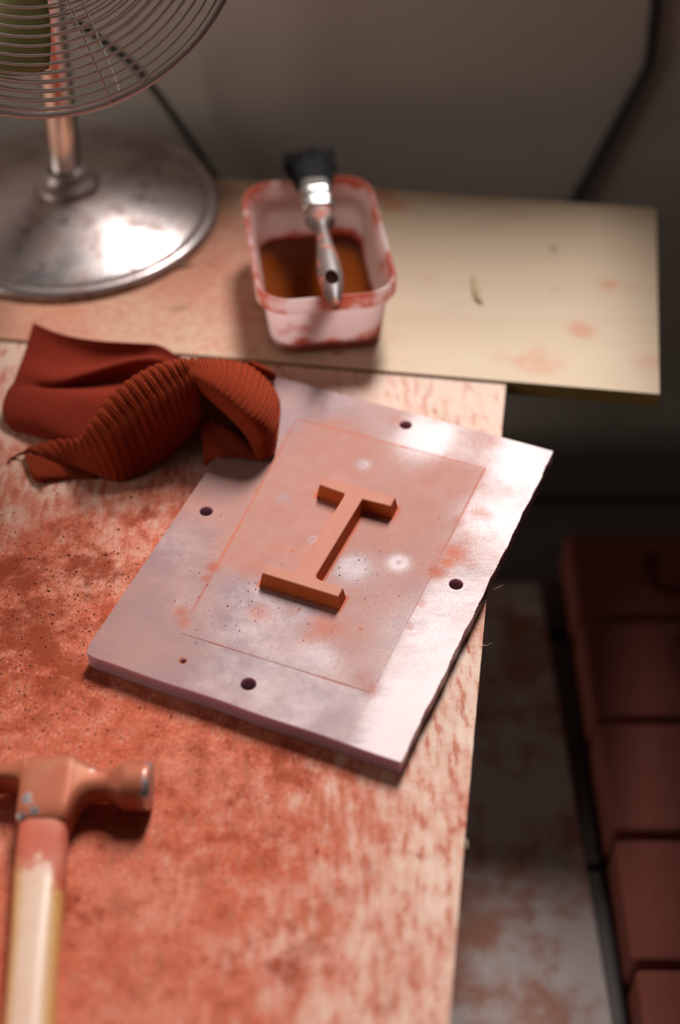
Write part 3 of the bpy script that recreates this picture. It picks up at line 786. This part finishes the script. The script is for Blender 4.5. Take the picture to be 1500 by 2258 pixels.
def add_sheet(V, Fc, UV, A, su=1, sv=1):
    nu, nv = A.shape[:2]; b = len(V)
    V += [tuple(p) for p in A.reshape(-1, 3)]
    for i in range(nu - 1):
        for j in range(nv - 1):
            Fc.append((b + i * nv + j, b + (i + 1) * nv + j, b + (i + 1) * nv + j + 1, b + i * nv + j + 1))
            UV += [(i / (nu - 1) * su, j / (nv - 1) * sv), ((i + 1) / (nu - 1) * su, j / (nv - 1) * sv), ((i + 1) / (nu - 1) * su, (j + 1) / (nv - 1) * sv), (i / (nu - 1) * su, (j + 1) / (nv - 1) * sv)]
def cloth(name, sheets, mat, th=.0022):
    V, Fc, UV = [], [], []
    for A, su, sv in sheets: add_sheet(V, Fc, UV, A, su, sv)
    o = obj(name, (V, Fc), mat, rag, True)
    l = o.data.uv_layers.new(name='UVMap'); l.data.foreach_set('uv', np.array(UV, np.float32).ravel())
    s = o.modifiers.new('thickness', 'SOLIDIFY'); s.thickness = th; s.offset = 0
    return o
body = [
 [(75, 713, 15), (140, 738, 20), (220, 752, 24), (300, 757, 24), (350, 761, 22), (390, 785, 18), (412, 806, 14)],
 [(66, 745, 10), (140, 768, 14), (220, 778, 17), (300, 778, 18), (350, 780, 18), (388, 798, 16), (410, 812, 14)],
 [(55, 780, 7), (135, 805, 11), (215, 806, 14), (295, 792, 17), (345, 788, 18), (384, 803, 16), (407, 818, 13)],
 [(42, 815, 8), (120, 838, 13), (200, 822, 17), (280, 800, 20), (340, 795, 20), (380, 808, 17), (405, 824, 12)],
 [(30, 845, 8), (110, 858, 7), (190, 852, 5), (270, 840, 5), (340, 833, 6), (380, 838, 7), (400, 845, 6)],
 [(16, 867, 9), (90, 866, 14), (170, 874, 16), (250, 876, 16), (330, 866, 14), (375, 857, 10), (395, 858, 8)],
 [(7, 905, 7), (80, 915, 13), (160, 922, 14), (240, 922, 13), (320, 902, 10), (370, 880, 8), (390, 872, 6)],
 [(22, 942, 3), (90, 958, 6), (160, 970, 9), (230, 985, 8), (300, 960, 6), (360, 920, 5), (385, 890, 4)],
 [(40, 948, 1), (95, 962, 1), (160, 975, 1), (230, 990, 1), (300, 970, 1), (360, 930, 1), (385, 895, 1)]]
A = sheet(body, 90, 70)
cloth('plain_knit', [(A, 1, 1)], M_knit)
def tr(m): return [list(r) for r in zip(*m)]
band = [
 [(52, 1003, 2), (56, 992, 5), (66, 996, 7), (82, 1003, 6), (100, 1010, 4), (112, 1014, 2)],
 [(110, 985, 2), (122, 974, 9), (135, 985, 11), (148, 1004, 9), (160, 1022, 5), (166, 1030, 1)],
 [(165, 985, 3), (176, 968, 18), (190, 985, 19), (203, 1012, 15), (216, 1036, 8), (222, 1050, 1)],
 [(195, 950, 3), (206, 932, 28), (232, 958, 28), (250, 995, 21), (264, 1035, 10), (268, 1060, 1)],
 [(235, 900, 4), (246, 876, 36), (282, 912, 35), (305, 960, 26), (320, 1010, 12), (325, 1035, 2)],
 [(285, 865, 6), (296, 834, 42), (334, 876, 41), (358, 925, 31), (374, 978, 15), (380, 1000, 5)],
 [(340, 838, 8), (350, 806, 46), (384, 846, 45), (403, 892, 36), (416, 942, 20), (420, 962, 10)],
 [(398, 825, 10), (404, 795, 48), (420, 822, 48), (433, 855, 42), (441, 900, 28), (443, 926, 18)]]
band = [[(x, y, h if h < 14 else 14 + (h - 14) * 1.42) for x, y, h in r] for r in band]
Bm = sheet(tr(band), 220, 44, 22, .0008)
lobe = [
 [(388, 815, 10), (400, 796, 45), (412, 810, 48), (416, 828, 46), (412, 840, 41)],
 [(470, 812, 6), (472, 795, 40), (476, 824, 47), (466, 852, 46), (450, 868, 38)],
 [(540, 820, 6), (543, 807, 32), (534, 848, 43), (512, 884, 43), (487, 900, 34)],
 [(590, 850, 14), (593, 850, 24), (580, 892, 37), (554, 926, 37), (526, 938, 28)],
 [(612, 888, 14), (613, 890, 18), (600, 932, 29), (576, 958, 29), (549, 968, 21)],
 [(611, 938, 13.5), (611, 940, 16), (602, 966, 22), (580, 984, 22), (557, 990, 16)],
 [(603, 992, 13.5), (603, 994, 15), (596, 1004, 16), (580, 1010, 16), (562, 1010, 14)]]
lobe = [[(x, y, h + .8 if h < 17 else 17.8 + (h - 17) * 1.45) for x, y, h in r] for r in lobe]
Lm = sheet(tr(lobe), 160, 50, 26, .0006)
flap = [
 [(441, 928, 20), (470, 930, 22), (508, 950, 21), (540, 974, 18), (566, 994, 15), (590, 1004, 14.5)],
 [(446, 965, 14), (475, 968, 17), (510, 978, 18), (542, 992, 17), (566, 1004, 15), (588, 1010, 14.5)],
 [(450, 1000, 8), (474, 994, 14.5), (510, 1000, 15), (544, 1008, 14.5), (566, 1012, 14), (584, 1014, 13.8)],
 [(453, 1028, 2), (470, 1012, 9), (508, 1008, 13.6), (545, 1012, 13.6), (566, 1014, 13.6), (582, 1015, 13.6)]]
flap = [[(x, y, h + (.9 if h > 13 else 0)) for x, y, h in r] for r in flap]
Fm = sheet(flap, 60, 40)
tailp = [
 [(54, 1000, 4), (80, 1006, 6), (115, 1014, 4), (160, 1026, 2), (200, 1044, 1.2)],
 [(62, 1022, 4), (85, 1030, 5), (118, 1034, 4), (160, 1040, 2.4), (205, 1050, 1.4)],
 [(70, 1045, 3), (88, 1050, 5), (120, 1050, 3), (165, 1050, 2), (210, 1054, 1.2)],
 [(80, 1063, 1), (92, 1064, 1.4), (125, 1058, 1), (170, 1054, 1), (215, 1056, 1)]]
Tm = sheet(tailp, 40, 24)
nub = [[(536, 806, 20), (548, 798, 26), (560, 806, 26), (556, 818, 18)], [(566, 818, 18), (572, 806, 26), (582, 815, 26), (580, 828, 16)], [(590, 832, 14), (594, 818, 22), (604, 826, 21), (600, 838, 14)], [(598, 836, 14), (601, 826, 18), (606, 832, 18), (603, 839, 14)]]
Nm = sheet(tr(nub), 30, 16)
cloth('ribbed_cuff', [(Bm, 1, 1), (Lm, .8, 1.2), (Fm, .4, .5), (Tm, .4, .4), (Nm, .2, .2)], M_rib)
bm = bmesh.new()                                  # stray yarn ends at the near corner
for a in ([(60, 998, 5), (40, 1004, 2), (26, 1010, .8), (16, 1022, .6)], [(58, 996, 5), (44, 1000, 3), (34, 1006, 1), (30, 1012, .6)], [(84, 1060, 2), (92, 1052, 6), (98, 1058, 5), (88, 1064, 2)]):
    tube(bm, crom([P(x, y, T + h / 1000) for x, y, h in a], 12), .0006, 5)
obj('yarn_end', bm, M_rib, rag, True)

# ------------------------------------------------------------------ desk fan
fb_ = P(150, 425, BTOP + .02); fb_.y += .004
fan = empty('desk_fan', (fb_.x, fb_.y, BTOP)); tag(fan, 'chrome desk fan with wire cage and round base, left end of the board', 'fan')
Mb = Matrix.Translation((fb_.x, fb_.y, BTOP))
RB = .1185
bm = bmesh.new()
lathe(bm, [(0, .0003), (RB - .006, .0003), (RB - .001, .0008), (RB, .0030), (RB - .0006, .0056), (RB - .0030, .0074), (RB - .0065, .0082), (RB - .0085, .0074), (RB - .0098, .0068), (RB - .0112, .0080),
           (.1065, .0084), (.095, .0114), (.08, .0152), (.06, .0200), (.04, .0240), (.028, .0254), (.026, .0256), (0, .0256)], Mb, 128)
bmesh.ops.recalc_face_normals(bm, faces=bm.faces)
o = obj('base', bm, M_basec, fan, True); smooth_by_angle(o, 60)
bm = bmesh.new()
lathe(bm, [(.0262, .0250), (.0266, .0275), (.0250, .0300), (.0205, .0322), (.0165, .0360), (.0148, .0410), (.0138, .0412), (.0130, .0400)], Mb, 64)
obj('collar', bm, M_basec, fan, True)
pt = P(133, 245, T + .11); pt = Q(131, 245, fb_.y + .004)
foot = Vector((fb_.x, fb_.y, BTOP + .0258)); dirp = (pt - foot).normalized()
topz = T + .315
ptop = foot + dirp * ((topz - foot.z) / dirp.z)
bm = bmesh.new(); tube(bm, [foot, foot.lerp(ptop, .5), ptop], .0127, 32); obj('pole', bm, M_chrome, fan, True); smooth_by_angle(fan.children[-1], 40)
# cage
fc = CAM + ray(50, -263) * .845
Ra = 506 * .845 / FPX
axn = Vector((.10, -.88, .46)).normalized()
qx = Vector((1, 0, 0)); qx = (qx - axn * qx.dot(axn)).normalized(); qy = axn.cross(qx)
Mf = Matrix(((*qx, 0), (*qy, 0), (*axn, 0), (0, 0, 0, 1))).transposed(); Mf.translation = fc
def circ(r, h, n): return [Mf @ Vector((r * math.cos(2 * math.pi * i / n), r * math.sin(2 * math.pi * i / n), h)) for i in range(n)]
bm = bmesh.new()
lathe(bm, [(Ra - .0035, -.006), (Ra, -.006), (Ra + .0006, -.003), (Ra, .006), (Ra - .0035, .006), (Ra - .0028, 0)], Mf, 120, True); bmesh.ops.recalc_face_normals(bm, faces=bm.faces)
obj('cage_rim', bm, M_wire, fan, True)
for side, dome in ((1, .036), (-1, .042)):
    for i in range(1, 20):
        r = Ra - .0054 * i
        if r < .036: break
        h = side * (.006 + dome * (1 - (r / Ra) ** 2.2))
        bm = bmesh.new(); tube(bm, circ(r, h, 72), .00085, 5, True)
        obj('cage_ring', bm, M_wire, fan, True)
    for kx in range(8):
        a = R(-90 + (20 if side > 0 else 23) + 45 * kx)
        ps = []
        for t in np.linspace(1, .26, 12):
            r = Ra * t; ps.append(Mf @ Vector((r * math.cos(a), r * math.sin(a), side * (.0045 + dome * (1 - t ** 2.2)))))
        bm = bmesh.new(); tube(bm, ps, .0009, 5); obj('cage_spoke', bm, M_wire, fan, True)
bm = bmesh.new(); lathe(bm, [(0, .046), (.030, .046), (.037, .043), (.038, .039), (.036, .038), (0, .038)], Mf, 48); bmesh.ops.recalc_face_normals(bm, faces=bm.faces); obj('cage_badge', bm, M_chrome, fan, True); smooth_by_angle(fan.children[-1], 35)
# motor behind the cage, hub and four blades
bm = bmesh.new(); lathe(bm, [(0, -.12), (.03, -.118), (.044, -.105), (.046, -.06), (.046, -.045), (0, -.045)], Mf, 48); bmesh.ops.recalc_face_normals(bm, faces=bm.faces)
obj('motor_housing', bm, M_chrome, fan, True); smooth_by_angle(fan.children[-1], 35)
bm = bmesh.new(); lathe(bm, [(0, .02), (.016, .018), (.02, .008), (.02, -.045), (0, -.045)], Mf, 32); bmesh.ops.recalc_face_normals(bm, faces=bm.faces); obj('hub', bm, M_chrome, fan, True); smooth_by_angle(fan.children[-1], 35)
for kx in range(4):
    bm = bmesh.new(); V = []
    for i in range(13):
        row = []
        for j in range(15):
            u = i / 12; v = j / 14
            r = .016 + (Ra * .825 - .016) * v
            half = R(20 + 4 * math.sin(math.pi * v)); a = R(-90 - 15.5 + 90 * kx) + (u - .5) * 2 * half
            rr = r * (1 - .05 * (abs(u - .5) * 2) ** 3 * v)
            row.append(Mf @ Vector((rr * math.cos(a), rr * math.sin(a), -.012 + .022 * (u - .5) + .006 * math.sin(math.pi * u))))
        V.append(row)
    loft(bm, V, False, False)
    o = obj('blade', bm, M_blade, fan, True); s = o.modifiers.new('thickness', 'SOLIDIFY'); s.thickness = .0008
# neck that joins pole and motor
mc = Mf @ Vector((0, 0, -.085))
bm = bmesh.new(); tube(bm, [ptop - dirp * .03, ptop, mc.lerp(ptop, .4), mc], [.016, .0165, .018, .02], 24); obj('neck', bm, M_chrome, fan, True); smooth_by_angle(fan.children[-1], 40)
bm = bmesh.new(); c0 = Q(165, 45, fb_.y + .02)
cp = crom([c0, Q(215, 82, 1.03), Q(285, 135, 1.07), Q(333, 188, 1.085), Q(400, 280, 1.095), Q(470, 385, 1.100), Q(530, 480, 1.102), Q(560, 640, 1.105)], 50)
tube(bm, cp, .0031, 10); obj('power_cord', bm, M_cord, fan, True)['label'] = 'black power cord hanging from the fan head'

# ------------------------------------------------------------------ cord on the wall, right
bm = bmesh.new()
c_ = Q(1452, -120, WY - .006)
cp = [Vector((c_.x + .012, WY - .006, SILL - .004)), Vector((c_.x + .004, WY - .006, (c_.z + SILL) / 2)), c_, Q(1447, -20, WY - .006), Q(1440, 60, WY - .006), Q(1429, 140, WY - .006), Q(1405, 190, WY - .006), Q(1345, 300, WY - .006), Q(1265, 445, WY - .006), Q(1190, 580, WY - .006), Q(1150, 700, WY - .006)]
tube(bm, crom(cp, 60), .0046, 10)
tag(obj('wall_cord', bm, M_wallcord, None, True), 'dark cord bent down the grey wall behind the right end of the board', 'cord')

# ------------------------------------------------------------------ claw hammer
hz0 = T + .0134
hc_ = P(270, 1733, hz0)
mm = .001; PXM = 4.28
def hx_(px): return (px - 270) / PXM * mm
ham = empty('claw_hammer', (hc_.x, hc_.y, T)); tag(ham, 'claw hammer with pigment-caked steel head and worn wooden handle, lower left', 'hammer')
hsec = [(-118, -26, -21, 4, 3), (-100, -17, -10, 6, 3), (-70, -8, 1, 8, 3), (-40, -3, 6.5, 9, 3), (0, -1, 10, 10, 3.2), (36, -2, 12.5, 10.5, 3.4), (46, -4, 13.2, 11, 3.6), (50, -26, 13.5, 11.3, 4.5), (62, -28, 14, 11.8, 4.5), (100, -28, 15, 12, 4.5), (150, -28, 15, 12, 4.5), (158, -27, 14.8, 11.8, 4.2),
        (162, -25, 14.5, 11.5, 4), (167, -21, 14, 11, 3.6), (173, -16.5, 13.2, 10.6, 3.2), (181, -12.6, 12.2, 10.1, 2.9), (195, -9.5, 10.5, 9.4, 2.6), (215, -8.2, 8.8, 8.6, 2.3), (240, -8.2, 8.6, 8.4, 2.2), (256, -10, 10.4, 10, 2.2), (268, -12, 12, 12, 2.3), (276, -12.6, 12.6, 12.6, 2.3), (322, -13, 13, 13, 2.2), (332, -12.8, 12.8, 12.8, 2.1), (338, -11.6, 11.6, 11.6, 2.1), (339.5, -9, 9, 9, 2)]
def hs(s, n=40):
    x, lo, hi, hz_, e = s
    return [Vector((hc_.x + hx_(x), hc_.y + y * mm, hz0 + z_ * mm)) for y, z_ in superellipse((lo + hi) / 2, 0, (hi - lo) / 2, hz_, e, n)]
fine = []
for a, b in zip(hsec, hsec[1:]):
    q = max(1, int((b[0] - a[0]) / 7))
    fine += [tuple(a[i] + (b[i] - a[i]) * t / q for i in range(5)) for t in range(q)]
fine.append(hsec[-1])
bm = bmesh.new(); loft(bm, [hs(s, 64) for s in fine])
hh = obj('head', bm, M_hammer, ham, True)
cb = prism([(hc_.x + hx_(-130), hc_.y - .06), (hc_.x + hx_(-130), hc_.y + .03), (hc_.x + hx_(-20), hc_.y + .03), (hc_.x + hx_(-20), hc_.y - .06)], 0, 1)
for v in cb.verts:
    t = (v.co.x - hc_.x - hx_(-20)) / (hx_(-130) - hx_(-20)); v.co.z = hz0 + (1 if v.co.z > .5 else -1) * (.0004 + .0035 * t)
cut = obj('cut', cb, None); bool_diff(hh, [cut]); smooth_by_angle(hh, 38)
vx = np.array([v.co[:] for v in hh.data.vertices])
bare = np.zeros(len(vx))
for bx_, by_, br_, bk_ in ((72, -16, 3.5, 1.0), (88, -22, 3, .8), (60, -10, 3, .6), (60, -25, 3, .7), (100, -24, 3, .5), (140, 6, 4, .55), (120, 8, 3, .4), (170, -9, 3, .5), (205, 4, 3.5, .6), (235, 5, 3, .6), (210, -2, 2.5, .5)):
    d2 = ((vx[:, 0] - hc_.x - hx_(bx_)) ** 2 + (vx[:, 1] - hc_.y - by_ * mm) ** 2); bare = np.maximum(bare, bk_ * np.exp(-d2 / (2 * (br_ * mm) ** 2)))
bare = np.maximum(bare, np.clip((vx[:, 0] - hc_.x - hx_(276)) / (14 * mm), 0, 1) * .75)
set_attr(hh, 'bare', bare)
# handle
h0 = Vector((hc_.x + hx_(106), hc_.y - .024, hz0)); h1 = P(66, 2258, hz0 - .001)
hd_ = (h1 - h0).normalized(); hsd = Vector((0, 0, 1)).cross(hd_).normalized() * -1; hup = Vector((0, 0, 1))
prof = [(-.012, 11.6, 9.4, 4), (.004, 12.2, 9.8, 4), (.012, 12.8, 10.2, 3.6), (.03, 12.9, 10.6, 3), (.06, 12.2, 10.6, 2.6), (.10, 12.0, 10.6, 2.4), (.15, 12.6, 10.8, 2.3), (.20, 13.6, 11.0, 2.3), (.24, 14.0, 11.2, 2.3), (.262, 13, 10.4, 2.2), (.268, 9, 7, 2)]
prof = crom([np.array(p) for p in prof], 60)
secs = [[h0 + hd_ * p[0] + hsd * x * mm + hup * (y * mm + .0008 * 0) for x, y in superellipse(0, 0, p[1], p[2], p[3], 32)] for p in prof]
bm = bmesh.new(); loft(bm, secs)
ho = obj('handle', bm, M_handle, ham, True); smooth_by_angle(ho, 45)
pv = []
for v in ho.data.vertices:
    t = (v.co - h0).dot(hd_); s_ = (v.co - h0).dot(hsd) / .012
    sx_ = s_ if hsd.x > 0 else -s_
    pv.append(1.2 - max(0, t - .008) / .030 + .5 * max(0, sx_) * (t < .07))
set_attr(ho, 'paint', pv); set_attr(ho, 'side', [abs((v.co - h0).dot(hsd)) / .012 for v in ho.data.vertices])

# ------------------------------------------------------------------ small things
sc = P(134, 2156, T); sw = empty('screw', sc); tag(sw, 'small dusty steel screw head in the plywood beside the hammer handle', 'screw')
Ms = Matrix.Translation(sc)
bm = bmesh.new(); lathe(bm, [(0, .0012), (.0028, .0011), (.0034, .0006), (.0036, .0001), (0, .0001)], Ms, 24); bmesh.ops.recalc_face_normals(bm, faces=bm.faces)
o = obj('screw_head', bm, M_steel, sw, True); smooth_by_angle(o, 35)
cb = bmesh.new(); box(cb, (sc.x - .0025, sc.y - .0003, T + .0007), (sc.x + .0025, sc.y + .0003, T + .002)); box(cb, (sc.x - .0003, sc.y - .0025, T + .0007), (sc.x + .0003, sc.y + .0025, T + .002))
bool_diff(o, [obj('cut', cb, None)])
def shaving(name, pts_, wd, label):
    c = crom([P(x, y, BTOP + h) for x, y, h in pts_], 16); secs = []
    for i, p in enumerate(c):
        t = i / 15; wv = wd * math.sin(math.pi * (.08 + .84 * t)); d_ = Vector(c[min(i + 1, 15)] - c[max(i - 1, 0)]).normalized(); s_ = d_.cross(Vector((0, 0, 1))).normalized()
        p = Vector(p); secs.append([p - s_ * wv, p + Vector((0, 0, .0006)), p + s_ * wv + Vector((0, 0, .0012)), p + Vector((0, 0, .0002))])
    bm = bmesh.new(); loft(bm, secs); tag(obj(name, bm, M_shave, None, True), label, 'wood shaving')
shaving('wood_shaving', [(1042, 606, .0003), (1047, 630, .0012), (1054, 655, .0016), (1064, 670, .0004)], .0022, 'curled pale wood shaving lying on the board right of the tub')
shaving('wood_sliver', [(388, 592, .0003), (408, 586, .0008), (428, 581, .0004)], .0016, 'small pale wood sliver on the board in front of the fan base')
